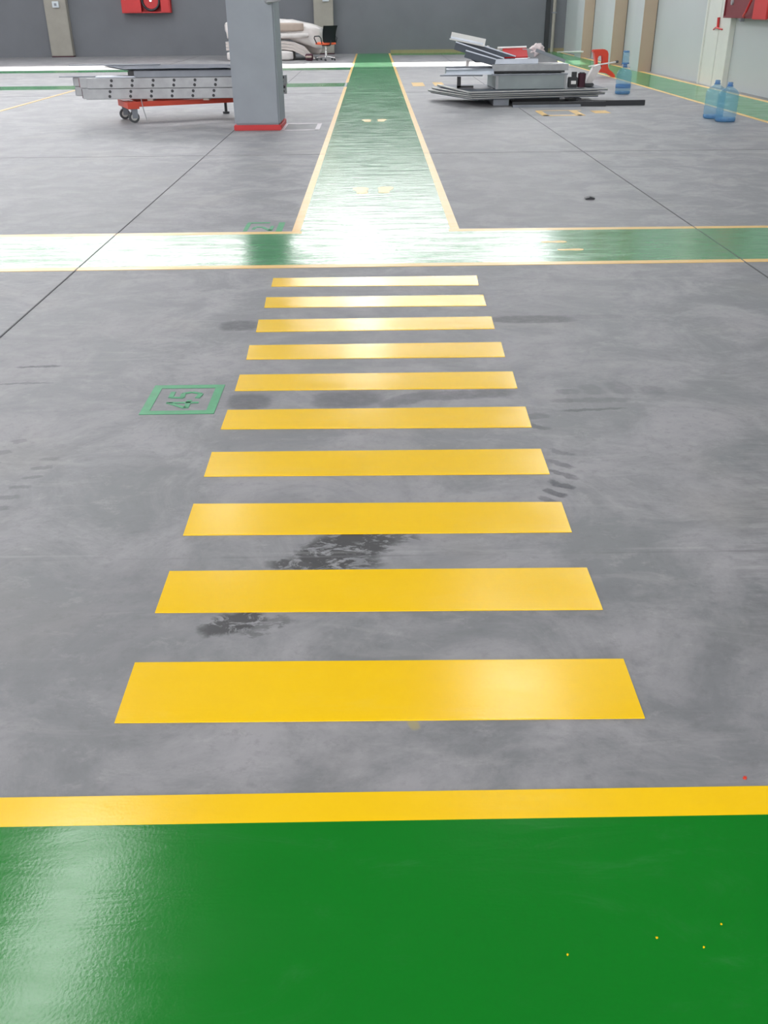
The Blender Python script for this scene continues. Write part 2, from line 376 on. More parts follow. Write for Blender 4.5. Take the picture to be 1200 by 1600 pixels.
# hose-reel cabinet on the back wall
t = thing('hose_reel_cabinet', 'red fire hose cabinet with round black hose reel on the back wall', 'fire cabinet', (-7.77, YB, 1.34))
sh = bmesh.new()
box(sh, -.83, .83, -.30, -.02, 0, .03); box(sh, -.83, .83, -.30, -.02, .95, .98); box(sh, -.83, -.80, -.30, -.02, .03, .95); box(sh, .80, .83, -.30, -.02, .03, .95); box(sh, -.8, .8, -.05, -.02, .03, .95)
obj('case', sh, 'red', t)
o = obj('door', B(-.80, -.16, -.32, -.295, .02, .96, bev=.005), 'red', t)
obj('handle', B(-.70, -.66, -.35, -.32, .4, .55), 'white_plastic', o)
obj('side_panel', B(.52, .80, -.32, -.295, .02, .96, bev=.005), 'red', t)
def ring_bm(R, r, y, z, seg=36, half=6):
    b = bmesh.new(); pts = []
    rings = []
    for i in range(seg):
        a = 2 * math.pi * i / seg
        rings.append([b.verts.new(((R + r * math.cos(q)) * math.cos(a), y + r * math.sin(q), z + (R + r * math.cos(q)) * math.sin(a))) for q in [2 * math.pi * k / half for k in range(half)]])
    for i in range(seg):
        u, v = rings[i], rings[(i + 1) % seg]
        for k in range(half): b.faces.new((u[k], u[(k + 1) % half], v[(k + 1) % half], v[k]))
    return b
def shifted(b, dx, dy=0, dz=0):
    bmesh.ops.translate(b, verts=b.verts[:], vec=(dx, dy, dz)); return b
obj('hose', shifted(ring_bm(.29, .035, -.29, .37), .18), 'black', t, True)
obj('hose', shifted(ring_bm(.25, .03, -.22, .37), .18), 'black', t, True)
dk = bmesh.new(); n_ = 32
vs = [dk.verts.new((.18 + .25 * math.cos(2 * math.pi * i / n_), -.25, .37 + .25 * math.sin(2 * math.pi * i / n_))) for i in range(n_)]
v2 = [dk.verts.new((v.co.x, -.21, v.co.z)) for v in vs]
dk.faces.new(vs); dk.faces.new(v2[::-1])
for i in range(n_): dk.faces.new((vs[i], vs[(i + 1) % n_], v2[(i + 1) % n_], v2[i]))
rd = obj('reel_disc', dk, 'red', t)
obj('axle', tube(bmesh.new(), [(.18, -.30, .37), (.18, -.20, .37)], .04, 12), 'chrome', rd)

# columns along the right wall
def wall_column(y0, y1, label, mat, xin=6.50, fmat='panel_wall'):
    t = thing('wall_column', label, 'column', (XR, y0, 0))
    obj('shaft', B(xin - XR, 0, 0, y1 - y0, 0, CEIL - .02), fmat, t)
    obj('near_face', B(xin - XR, -.012, -.02, 0, 0, CEIL - .02), mat, t)
    obj('seam', B(-.012, 0, -.03, 0, 0, CEIL - .02), 'dark_seam', t)
    return t
wall_column(24.95, 25.7, 'beige column on the right wall, nearest of the three to the camera', 'beige', 6.42)
wall_column(27.9, 28.9, 'beige column on the right wall, behind the red plastic chair', 'beige', 6.40)
wall_column(32.0, 33.0, 'beige column on the right wall, nearest to the back corner', 'beige', 6.42)
t = thing('steel_column', 'cream boxed steel column with a dark seam on the right wall near the water jugs', 'column', (XR, 19.3, 0))
obj('left_half', B(-.10, 0, .76, 1.55, 0, CEIL - .02, bev=.006), 'cream', t)
obj('right_half', B(-.10, 0, .14, .74, 0, CEIL - .02, bev=.006), 'cream', t)
obj('seam', B(-.085, 0, .735, .765, 0, CEIL - .02), 'dark_seam', t)
obj('edge_strip', B(-.13, 0, 1.5, 1.57, 0, CEIL - .02), 'cream', t)
t = thing('wall_bracket', 'small red metal bracket fixed on the seam of the cream steel column', 'bracket', (XR - .105, 20.05, 1.00))
obj('arm', tube(bmesh.new(), [(-.02, 0, .02), (-.03, 0, .20)], .025, 10), 'red', t)
bb = bmesh.new(); tube(bb, [(-.02, -.26, 0), (-.06, 0, .03), (-.02, .24, -.01)], .014, 8)
obj('crossbar', bb, 'red', t)
t = thing('fire_cabinet', 'dark red fire hose cabinet with brighter door mounted on the right wall', 'fire cabinet', (XR - .004, 17.2, 1.20))
cs = bmesh.new(); box(cs, -.26, 0, 0, 2.22, 0, .03); box(cs, -.26, 0, 0, .03, .03, 1.0); box(cs, -.26, 0, 2.19, 2.22, .03, 1.0); box(cs, -.26, 0, 0.03, 2.22, 1.0, 1.03); box(cs, -.24, 0, .6, 2.22, .03, 1.0)
obj('case', cs, 'red_dark', t)
obj('door', B(-.30, -.265, 0, .62, -.01, 1.03, bev=.006), 'red', t)
obj('hose_pipe', tube(bmesh.new(), [(-.28, .75, .9), (-.30, .75, .3), (-.32, .9, .1), (-.30, 1.05, .04), (-.27, 1.1, .02)], .02, 10), 'red', t)
obj('bolt', tube(bmesh.new(), [(-.27, 1.85, .25), (-.24, 1.85, .25)], .045, 12), 'galv', t)
obj('latch', B(-.27, -.20, 1.25, 1.33, -.05, 0), 'galv_dark', t)

# ------------------------------------------------------------------ floor painting
Z = 0.0018
def slab(pts, z1=Z, z0=-0.001): return prism(bmesh.new(), pts, z0, z1)
def rect(x0, x1, y0, y1, z1=Z): return slab([(x0, y0), (x1, y0), (x1, y1), (x0, y1)], z1)
def footprint(parent, cx, cy, ang, s=1.0, flip=1.3, mat='yellow_pale'):
    b = bmesh.new()
    out = [(-.030, -.13), (.0, -.142), (.030, -.13), (.036, -.08), (.030, -.02), (.046, .05), (.044, .10), (.02, .135), (-.025, .14), (-.046, .10), (-.044, .04), (-.030, -.04)]
    c, s_ = math.cos(ang), math.sin(ang)
    f = lambda x, y: (cx + s * (flip * x * c - y * s_), cy + s * (flip * x * s_ + y * c))
    pts = [f(x, y) for x, y in out]
    if flip < 0: pts = pts[::-1]
    prism(b, pts, 0.001, 0.0030)
    return obj('footprint_symbol', b, mat, parent)

near = tag(obj('painted_walkway', rect(-8, XR - .3, 0.35, 1.336), 'green'), 'bright glossy green painted walkway across the foreground', 'painted walkway')
obj('edge_line', slab([(-8, 1.318), (6.4, 1.345), (6.4, 1.415), (-8, 1.405)], .0021), 'yellow', near)
obj('edge_line', rect(-8, 6.4, .27, .35), 'yellow', near)
band = tag(obj('painted_walkway', slab([(-12, 5.86), (6.44, 5.90), (6.44, 6.87), (-12, 6.84)]), 'green_worn'), 'green walkway crossing just beyond the zebra stripes, mirror bright on its left half', 'painted walkway')
obj('edge_line', slab([(-12, 5.775), (6.44, 5.865), (6.44, 5.93), (-12, 5.865)], .0022), 'yellow_pale', band)
obj('edge_line', slab([(-12, 6.83), (-.53, 6.825), (-.53, 6.905), (-12, 6.915)], .0022), 'yellow_pale', band)
obj('edge_line', slab([(.53, 6.85), (6.44, 6.83), (6.44, 6.895), (.53, 6.93)], .0022), 'yellow_pale', band)
footprint(band, 1.29, 6.23, -math.pi / 2, .62, 1, 'yellow_pale'); footprint(band, 1.22, 6.47, -math.pi / 2, .62, -1, 'yellow_pale')
path = tag(obj('painted_walkway', slab([(-.56, 6.86), (.56, 6.86), (.56, YB), (-.56, YB)]), 'green_worn'), 'long green walkway running straight back from the crossing to the grey wall', 'painted walkway')
obj('edge_line', rect(-.605, -.545, 6.90, 20.95, .0024), 'yellow_pale', path)
obj('edge_line', rect(-.605, -.545, 22.2, YB, .0024), 'yellow_pale', path)
obj('edge_line', rect(.545, .61, 6.92, YB, .0024), 'yellow_pale', path)
for cy, dx in ((8.60, 0), (14.4, .02)):
    footprint(path, -.12 + dx, cy, .06, 1.15, 1.3); footprint(path, .09 + dx, cy + .02, -.08, 1.15, -1.3)
rp = tag(obj('painted_walkway', rect(5.40, 6.44, 6.9, YB - .1), 'green_worn'), 'green walkway running along the foot of the right wall past the water jugs', 'painted walkway')
obj('edge_line', rect(5.33, 5.41, 6.9, YB - 1.2, .0024), 'yellow_pale', rp)
obj('edge_line', rect(6.43, 6.55, 6.9, YB - .1, .0024), 'yellow_pale', rp)
tag(obj('painted_walkway', rect(-13, -.605, 21.1, 22.1), 'green_worn'), 'narrow looking green cross band left of the central path, beyond the loaded trolley', 'painted walkway')
tag(obj('painted_walkway', rect(-13, -.605, 27.0, 28.0), 'green_worn'), 'farthest green cross band left of the path, in front of the wrapped bundles', 'painted walkway')
tag(obj('painted_walkway', rect(.61, 5.33, 35.2, YB - .03), 'green_worn'), 'green band along the foot of the back wall right of the central path', 'painted walkway')
tag(obj('painted_line', rect(-6.12, -6.04, 12, 21.0), 'yellow_pale'), 'thin pale yellow line on the floor at far left beside the trolley', 'floor line')

stripes = [((-.609, 1.855), (.598, 1.842), (.595, 1.624), (-.606, 1.634), 'widest in view, nearest the yellow edge line'),
 ((-.605, 2.28), (.594, 2.268), (.594, 2.057), (-.604, 2.071), 'second from the camera, black scuffs on both of its sides'),
 ((-.606, 2.693), (.593, 2.672), (.59, 2.475), (-.603, 2.487), 'third from the camera, black scuff touching its near edge'),
 ((-.607, 3.096), (.592, 3.087), (.59, 2.88), (-.604, 2.896), 'fourth from the camera, with comb-like tyre marks at its right end'),
 ((-.605, 3.501), (.595, 3.495), (.589, 3.287), (-.605, 3.307), 'fifth from the camera, dark smears along its far edge'),
 ((-.607, 3.91), (.598, 3.908), (.591, 3.703), (-.604, 3.715), 'sixth from the camera, just beyond the row of dark smears'),
 ((-.612, 4.318), (.597, 4.32), (.589, 4.105), (-.603, 4.115), 'fourth from the far end, on clean concrete'),
 ((-.613, 4.735), (.598, 4.742), (.591, 4.533), (-.604, 4.529), 'third from the far end, dark tyre smudge at each end'),
 ((-.616, 5.161), (.599, 5.16), (.593, 4.943), (-.606, 4.958), 'second from the far end of the crossing'),
 ((-.616, 5.582), (.605, 5.585), (.594, 5.365), (-.61, 5.392), 'farthest and thinnest, next to the green cross band')]
for a, b_, c_, d_, lab in stripes:
    tag(obj('crosswalk_stripe', slab([d_, c_, b_, a], .0022), 'yellow'), 'yellow zebra crossing stripe, ' + lab, 'crosswalk stripe', 'yellow zebra crossing stripes on the concrete')

# stencilled bay numbers
def strokes(bm, segs, w, f, z0=.0, z1=.0022):
    for (x0, y0), (x1, y1) in segs:
        d = Vector((x1 - x0, y1 - y0)); L = d.length; d.normalize(); nrm = Vector((-d.y, d.x)) * w / 2; e = d * w * .3
        q = [(x0 - e.x + nrm.x, y0 - e.y + nrm.y), (x0 - e.x - nrm.x, y0 - e.y - nrm.y), (x1 + e.x - nrm.x, y1 + e.y - nrm.y), (x1 + e.x + nrm.x, y1 + e.y + nrm.y)]
        prism(bm, [f(*p) for p in q], z0, z1)
    return bm
D4 = [((.75, .0), (.75, 1)), ((.72, .95), (.08, .38)), ((.08, .30), (1, .30))]
D5 = [((.9, 1), (.2, 1)), ((.16, .92), (.12, .60)), ((.2, .60), (.62, .62)), ((.72, .58), (.86, .38)), ((.86, .30), (.70, .06)), ((.60, 0), (.1, .06))]
D2 = [((.1, .85), (.3, 1)), ((.4, 1), (.75, .95)), ((.85, .85), (.8, .6)), ((.72, .5), (.12, .06)), ((.1, 0), (.95, 0))]
def stencil(x0, x1, y0, y1, label, digits, fw):
    t = thing('stencilled_number', label, 'floor stencil', ((x0 + x1) / 2, (y0 + y1) / 2, 0))
    w, h = (x1 - x0) / 2, (y1 - y0) / 2
    fb = bmesh.new()
    for q in ((-w, w, h - fw, h), (-w, w, -h, -h + fw), (-w, -w + fw, -h + fw, h - fw), (w - fw, w, -h + fw, h - fw)):
        prism(fb, [(q[0], q[2]), (q[1], q[2]), (q[1], q[3]), (q[0], q[3])], 0.0002, .0016)
    obj('border', fb, 'stencil', t)
    dw, dh = h * .50, w * .80
    for i, D in enumerate(digits):
        b = bmesh.new()
        oy = -h * .62 + i * h * .66
        strokes(b, D, .17, lambda x, y, oy=oy: (w * .42 - y * dh, oy + x * dw))
        obj('digit', b, 'stencil_pale', t)
    return t
stencil(-.955, -.655, 3.465, 3.79, 'green 45 stencilled in a square green frame left of the zebra stripes', [D4, D5], .036)
t = thing('stencilled_number', 'partly overpainted green stencil frame beside the far edge line of the green cross band', 'floor stencil', (-.825, 7.06, 0))
fb = bmesh.new()
for q in ((-.135, .03, .155, .19), (.10, .145, -.14, .18), (-.14, -.11, -.12, .16)): prism(fb, [(q[0], q[2]), (q[1], q[2]), (q[1], q[3]), (q[0], q[3])], .0002, .0016)
obj('border', fb, 'stencil', t)
b = bmesh.new(); strokes(b, D2[1:], .2, lambda x, y: (.06 - y * .13, -.12 + x * .17)); obj('digit', b, 'stencil_pale', t)

# other small floor marks
def mark(pts, mat, label, cat='floor marking', name='floor_marking'):
    return tag(obj(name, slab(pts, .0015), mat), label, cat)
R4 = lambda x0, x1, y0, y1: [(x0, y0), (x1, y0), (x1, y1), (x0, y1)]
mark(R4(.81, 1.06, 20.95, 22.0), 'yellow_pale', 'faded yellow square on the floor next to the central path, left of the scrap pile')
mark(R4(1.26, 1.47, 21.0, 22.0), 'yellow_pale', 'faded yellow square partly hidden by the left tip of the scrap pile')
t = thing('bay_outline', 'faded yellow box outline on the floor in front of the scrap metal pile', 'floor marking', (2.85, 15.2, 0))
for q in ((-.35, .35, .33, .40), (-.35, .22, -.42, -.30), (-.37, -.27, -.42, .33), (.15, .27, -.42, .33)):
    obj('line', slab(R4(*q), .0015), 'yellow_pale', t)
mark(R4(3.32, 3.56, 15.1, 15.5), 'yellow_pale', 'short faded yellow dash on the floor below the black steel tubes')
mark(R4(4.25, 4.5, 19.6, 20.6), 'yellow_pale', 'faded yellow patch on the floor between the white broom and the lone water jug')
t = thing('floor_box_outline', 'thin white and pink rectangle painted on the floor right of the big pillar', 'floor marking', (-.98, 13.72, 0))
for q in ((-.23, .24, .37, .43), (-.23, .24, -.41, -.36), (-.27, -.22, -.41, .43), (.19, .25, -.41, .43)):
    obj('line', slab(R4(*q), .0015), 'white_paint', t)
for (x, y, s, mt, lab) in ((.31, 1.03, .0022, 'yellow', 'tiny yellow paint fleck on the green foreground, leftmost fleck'), (.47, 1.06, .0022, 'yellow', 'tiny yellow paint fleck on the green foreground, right of the leftmost one'),
                       (.59, 1.085, .0018, 'yellow', 'tiny yellow paint fleck on the green foreground, far right'), (.545, 1.04, .0018, 'yellow', 'tiny yellow paint fleck on the green foreground, just below the far right one'), (.755, 1.435, .004, 'red_plastic', 'tiny red paint fleck on the concrete at the right beside the yellow line')):
    pts = [(x + s * math.cos(a) * random.uniform(.7, 1.3), y + s * math.sin(a) * random.uniform(.6, 1.2)) for a in [i * math.pi / 4 for i in range(8)]]
    tag(obj('paint_fleck', slab(pts, .0032), mt), lab, 'paint fleck')

# ------------------------------------------------------------------ the big concrete pillar
t = thing('concrete_pillar', 'tall square grey concrete pillar with a red painted foot, left of the central path', 'pillar', (-1.55, 13.73, 0))
obj('shaft', B(-.295, .305, -.40, .42, .068, CEIL - .02, bev=.02), 'pillar', t)
obj('foot_band', B(-.308, .318, -.412, .432, 0, .068, bev=.008), 'red', t)
cb = bmesh.new(); tube(cb, [(.20, -.36, 1.52), (.24, -.44, 1.50), (.38, -.44, 1.53), (.34, -.2, 1.60)], .03, 8)
tag(obj('pipe_end', shifted(cb, -1.55, 13.73), 'galv'), 'short bent grey pipe end sticking out at the top of the big pillar', 'pipe')

# ------------------------------------------------------------------ trolley and its load of perforated steel beams
ang = math.atan2(.95, 1.31)
t = thing('trolley', 'low red steel trolley on castors under the stack of perforated beams', 'trolley', (-3.45, 14.45, 0), .42)
fr = bmesh.new()
obj('side_rail', B(0, 1.62, -.03, .03, .21, .275, bev=.004), 'orange_red', t)
obj('side_rail', B(-.05, 1.62, .62, .68, .21, .275, bev=.004), 'orange_red', t)
obj('cross_rail', B(-.06, .10, -.05, .70, .185, .27, bev=.004), 'orange_red', t)
obj('cross_rail', B(1.55, 1.62, .03, .62, .21, .275, bev=.004), 'orange_red', t)
def castor(parent, x, y):
    k = thing('castor', '', ''); del k['label']; del k['category']; k.parent = parent; k.location = (x, y, 0)
    w = tube(bmesh.new(), [(-.0, -.022, .075), (0, .022, .075)], .075, 24)
    obj('wheel', w, 'rubber', k)
    obj('hub', tube(bmesh.new(), [(0, -.026, .075), (0, .026, .075)], .045, 18), 'hub', k)
    f = bmesh.new(); box(f, -.025, .055, -.036, -.028, .06, .185); box(f, -.025, .055, .028, .036, .06, .185); box(f, -.045, .06, -.04, .04, .18, .19)
    obj('fork', f, 'galv_dark', k)
castor(t, .02, .02); castor(t, .0, .60)
st = bmesh.new(); tube(st, [(1.56, 0, 0), (1.56, 0, .03), (1.56, 0, .031), (1.56, 0, .21)], [.05, .05, .022, .022], 12)
obj('stand', st, 'rubber', t)
st = bmesh.new(); tube(st, [(1.56, .65, 0), (1.56, .65, .03), (1.56, .65, .031), (1.56, .65, .21)], [.05, .05, .022, .022], 12); obj('stand', st, 'rubber', t)
obj('tie_wire', tube(bmesh.new(), [(.13, -.08, .33), (.145, -.085, .19), (.18, -.09, .02)], .006, 6), 'galv', t)

def beam(x0, L, y, z, label, d=.10, h=.138, endmat='galv_dark'):
    o = thing('perforated_beam', label, 'steel beam', (x0, y, z), 0, 'perforated steel beams on the trolley')
    b = bmesh.new()
    g = .012
    extrude_x(b, [(-d / 2, .006), (-d / 2, h - .006), (-d / 2 + .006, h), (d / 2 - .006, h), (d / 2, h - .006), (d / 2, .006), (d / 2 - .006, 0), (-d / 2 + .006, 0)], 0, L)
    obj('body', b, 'galv', o)
    hb = bmesh.new(); x = .34
    while x < L:
        for zz, sx in ((.28, 0), (.74, .012)):
            tube(hb, [(x + sx, -d / 2 - .0012, h * zz), (x + sx, -d / 2 + .003, h * zz)], .021, 12)
        x += .297
    obj('hole', hb, 'black', o)
    obj('end_cap', B(-.012, .0, -d / 2 + .008, d / 2 - .008, .008, h - .008, bev=.003), endmat, o)
beam(-4.12, 2.72, 14.66, .300, 'front lower perforated galvanised beam on the red trolley', endmat='galv')
beam(-4.08, 2.68, 14.66, .441, 'front upper perforated galvanised beam, lying on the front lower one', endmat='galv')
beam(-4.20, 2.80, 14.79, .300, 'middle lower perforated beam, its red-brown end just visible at left', endmat='maroon')
beam(-4.22, 2.82, 14.79, .441, 'middle upper perforated beam, its red-brown end just visible at left', endmat='red_dark')
beam(-4.33, 3.06, 14.92, .330, 'rear lower perforated beam, projecting farthest left and right of the pillar', h=.125)
beam(-4.34, 3.08, 14.92, .458, 'rear upper perforated beam, projecting farthest left and right of the pillar', h=.122)
for x, w_ in ((-3.25, 'left'), (-2.45, 'right')):
    tag(obj('timber_spacer', B(x, x + .08, 14.62, 15.15, .276, .30), 'wrap_shade'), 'flat timber spacer under the perforated beams, the ' + w_ + ' one', 'spacer')
tag(obj('steel_strip', B(-4.52, -3.0, 14.80, 14.90, .583, .595), 'galv_dark'), 'thin dark steel strip poking out at left on top of the beams', 'steel strip')
tag(obj('steel_strip', B(-3.95, -3.38, 14.62, 14.74, .583, .60), 'sheet'), 'short bright strip on the front beam left of the dark long box', 'steel strip')
o = thing('long_box', 'long dark grey metal box on the perforated beams', 'metal box', (-3.40, 14.62, .583))
obj('body', B(0, 1.95, 0, .45, 0, .085, bev=.004), 'galv_dark', o); obj('end_flap', B(-.09, 0, .02, .43, .02, .085), 'black', o)
def sheets():
    for k, (dx, dy, mt, lab) in enumerate(((0, 0, 'galv_dark', 'lower dark grey sheet on top of the long box'), (-.03, .03, 'blue_sheet', 'shiny blue-grey sheet on top of the load'))):
        b = bmesh.new(); nx, ny = 26, 8; z0 = .672 + k * .016
        g = [[None] * (ny + 1) for _ in range(nx + 1)]
        for i in range(nx + 1):
            for j in range(ny + 1):
                v = j / ny; xl = -3.50 - .62 * v; xx = xl + (-1.45 - xl) * i / nx; yy = 14.55 + 1.15 * v
                zz = z0 + (.006 * noise.noise(Vector((xx * 3, yy * 4, k * 5))) + .006)
                g[i][j] = b.verts.new((xx + dx, yy + dy, zz))
        for i in range(nx):
            for j in range(ny): b.faces.new((g[i][j], g[i + 1][j], g[i + 1][j + 1], g[i][j + 1]))
        bmesh.ops.solidify(b, geom=b.faces[:], thickness=.010)
        tag(obj('metal_sheet', b, mt), lab, 'metal sheet')
sheets()
tag(obj('steel_strip', B(-4.56, -3.2, 15.50, 15.56, .70, .712), 'galv_dark'), 'thin dark rod-like strip at the back of the load, sticking out left above the sheet', 'steel strip')
for x, w_ in ((-3.3, 'left'), (-2.2, 'right')):
    tag(obj('timber_spacer', B(x, x + .1, 15.09, 15.60, .583, .670), 'wrap_shade'), 'spacer block behind the long box under the metal sheets, the ' + w_ + ' one', 'spacer')

# ------------------------------------------------------------------ scrap pile on the right
tag(obj('black_tube', B(2.22, 3.72, 16.18, 16.25, 0.0, .072, bev=.004), 'black'), 'long black square tube lying on the floor under the scrap pile', 'steel tube')
tag(obj('black_tube', B(3.30, 4.37, 16.28, 16.36, 0.0, .078, bev=.004), 'black'), 'black square tube reaching out to the right of the scrap pile', 'steel tube')
tag(obj('steel_strip', B(2.22, 3.3, 16.11, 16.17, 0.0, .035), 'galv_dark'), 'thin grey strip on the floor in front of the long black tube', 'steel strip')
for (x0, x1, y0, y1, h, mt, lab) in ((1.95, 2.20, 16.5, 17.6, .098, 'galv_dark', 'grey block carrying the left end of the panel stack'), (3.30, 3.38, 16.5, 17.5, .098, 'black', 'thin black block carrying the right end of the panel stack'),
                                     (2.35, 3.1, 16.9, 17.4, .098, 'black', 'dark beam in the shade beneath the middle of the panel stack')):
    tag(obj('support_block', B(x0, x1, y0, y1, 0, h), mt), lab, 'support block')
pan = [((1.60, 16.35), (3.70, 16.72), (3.60, 17.9), (1.00, 17.85), .100, .03, 'bottom pale profile panel of the scrap pile'),
       ((1.58, 16.30), (3.80, 16.70), (3.70, 17.9), (.95, 17.75), .136, .028, 'second pale profile panel from the bottom of the scrap pile'),
       ((1.56, 16.25), (3.66, 16.55), (3.60, 17.9), (1.02, 17.80), .170, .026, 'third pale profile panel in the scrap pile'),
       ((1.52, 16.20), (3.82, 16.60), (3.80, 17.9), (1.12, 17.90), .202, .030, 'top pale profile panel, under the metal box')]
for a, b_, c_, d_, z, h, lab in pan:
    t = thing('profile_panel', lab, 'metal panel', (a[0], a[1], z), 0, 'pale profile panels in the scrap pile')
    rel = [(q[0] - a[0], q[1] - a[1]) for q in (a, b_, c_, d_)]
    obj('sheet', prism(bmesh.new(), rel, 0, h * .8), 'dark_sheet', t)  # dark body colour stands in for the shaded gaps between panels
    e = bmesh.new(); dx, dy = rel[1]; L = math.hypot(dx, dy)
    nx_, ny_ = -dy / L * .012, dx / L * .012
    prism(e, [(-nx_, -ny_), (dx - nx_, dy - ny_), (dx + nx_ * 2, dy + ny_ * 2), (nx_ * 2, ny_ * 2)], h * .45, h)
    obj('front_lip', e, 'profile', t)
    e = bmesh.new(); dx, dy = rel[3]; L = math.hypot(dx, dy); nx_, ny_ = -dy / L * .010, dx / L * .010
    prism(e, [(nx_, ny_), (dx + nx_, dy + ny_), (dx - nx_ * 3, dy - ny_ * 3), (-nx_ * 3, -ny_ * 3)], h * .5, h)
    obj('side_lip', e, 'profile', t)
t = thing('metal_box', 'long galvanised metal box with flanged corner in the middle of the scrap pile', 'metal box', (2.0, 16.62, .234), .04)
obj('body', B(0, 1.14, 0, 1.0, 0, .215), 'box_metal', t)
obj('corner_flange', B(-.012, .03, -.012, .012, 0, .22), 'galv', t)
obj('corner_flange', B(1.11, 1.15, -.012, .012, 0, .22), 'galv', t)
obj('top_rim', B(-.08, 1.16, -.03, .02, .205, .225), 'galv_dark', t)
t = thing('angle_bracket', 'black L-shaped bracket standing at the left of the metal box', 'bracket', (1.42, 17.0, .234))
obj('upright', B(-.03, .03, -.03, .03, 0, .17), 'black', t); obj('foot', B(-.03, .24, -.03, .04, 0, .035), 'black', t)
# curved bright trough on the left, grey channel on the right
t = thing('sheet_trough', 'bright curved sheet metal trough at the left of the scrap pile', 'sheet metal trough', (1.20, 16.95, .455), -.06)
pr = [(-.14 * math.cos(math.pi * k / 12), .075 * math.sin(math.pi * k / 12)) for k in range(13)]
pr2 = [(y, z - .012) for y, z in pr[::-1]]
obj('trough', extrude_x(bmesh.new(), pr + pr2, 0, .78), 'sheet', t, False)
obj('rim', B(-.03, .78, -.16, -.14, -.01, .008), 'sheet', t)
obj('lower_lip', B(-.10, .60, -.10, .10, -.035, -.014), 'galv_dark', t)
tag(obj('dark_channel', B(1.22, 2.0, 17.3, 17.5, .44, .54), 'galv_dark'), 'dark channel lying behind the bright curved trough', 'steel channel')
t = thing('steel_channel', 'dull grey steel channel across the upper right of the scrap pile', 'steel channel', (1.95, 16.85, .49))
obj('web', B(0, 1.25, 0, .02, 0, .095), 'galv', t); obj('flange', B(0, 1.25, .02, .45, .083, .095), 'galv', t); obj('flange', B(0, 1.25, .02, .45, 0, .012), 'black', t)
tag(obj('steel_strip', B(1.95, 3.15, 16.9, 17.2, .462, .486), 'black'), 'flat black strip between the metal box and the grey channel', 'steel strip')
tag(obj('metal_tray', B(1.98, 2.72, 17.0, 17.35, .587, .66, bev=.004), 'sheet'), 'pale flat metal tray on top of the grey channel', 'metal tray')
def tilted(name, label, cat, x0, z0, x1, z1, y, d, h, mat, mat2, lip=True):
    L = math.hypot(x1 - x0, z1 - z0)
    t = thing(name, label, cat, (x0, y, z0)); t.rotation_euler = (0, math.atan2(z0 - z1, x1 - x0), 0)
    obj('web', B(0, L, 0, d, 0, .01), mat, t)
    obj('flange', B(0, L, 0, .008, .01, h), mat, t)
    if lip: obj('edge', B(0, L, -.006, .014, h - .004, h + .008), mat2, t)
    return t
def tilted_channel(label, x0, z0, x1, z1, y, h, d):
    L = math.hypot(x1 - x0, z1 - z0)
    t = thing('tilted_channel', label, 'steel channel', (x0, y, z0)); t.rotation_euler = (0, math.atan2(z0 - z1, x1 - x0), 0)
    obj('web', B(0, L, 0, .01, -h, 0), 'dark_sheet', t)
    obj('top_flange', B(0, L, .01, d, -.010, 0), 'dark_sheet', t)
    obj('bright_edge', B(-.004, L, -.010, 0, -.014, .004), 'sheet', t)
    return t
tilted_channel('lowest tilted dark channel leaning up to the left on the scrap pile', 1.52, .80, 2.02, .665, 16.96, .11, .05)
tilted_channel('middle tilted channel with a bright edge, leaning up to the left on the scrap pile', 1.36, .925, 2.16, .675, 17.03, .12, .05)
tilted_channel('longest tilted channel, sticking out to the top left beneath the white end piece', 1.40, .985, 2.36, .70, 17.10, .14, .06)
t = tilted('tilted_plate', 'white rounded steel plate at the very top left of the scrap pile', 'steel plate', 1.26, .955, 1.82, .845, 16.98, .22, .115, 'white_plastic', 'white_plastic', False)
obj('rib', B(0, .54, -.008, 0, .02, .05), 'sheet', t)
b = bmesh.new(); extrude_y(b, [(1.50, .84), (2.10, .66), (2.0, .605), (1.70, .605), (1.55, .70)], 17.18, 17.22)
tag(obj('dark_plate', b, 'dark_sheet'), 'dark wedge shaped plate below the tilted channels', 'steel plate')
b = bmesh.new(); extrude_y(b, [(1.56, .54), (1.60, .54), (1.62, .63), (1.57, .64)], 17.33, 17.37)
tag(obj('support_block', b, 'film'), 'small pale block under the tilted channels', 'support block')
t = thing('red_board', 'flat dark red board lying on the upper right of the scrap pile', 'board', (2.16, 17.1, .662))
t.rotation_euler = (.55, -.02, 0)
obj('board', B(0, .40, 0, .25, 0, .02, bev=.004), 'red', t); obj('edge', B(-.08, .40, .24, .27, .0, .035), 'white_plastic', t)
b = bmesh.new(); extrude_y(b, [(2.48, .80), (2.62, .80), (3.06, .63), (3.10, .59), (2.70, .59)], 17.25, 17.29)
tag(obj('grey_plate', b, 'galv'), 'grey sloping plate leaning at the right of the red board', 'steel plate')
b = bmesh.new(); extrude_x(b, [(16.98, .0), (17.02, .0), (17.02, .008), (16.99, .008), (16.99, .05), (16.98, .05)], 0, .52)
bmesh.ops.rotate(b, verts=b.verts[:], cent=(0, 17, 0), matrix=Matrix.Rotation(.33, 3, 'Y')); bmesh.ops.translate(b, verts=b.verts[:], vec=(2.66, 0, .765))
tag(obj('angle_iron', b, 'galv_dark'), 'thin angle iron sloping down to the right in front of the cloth', 'angle iron')
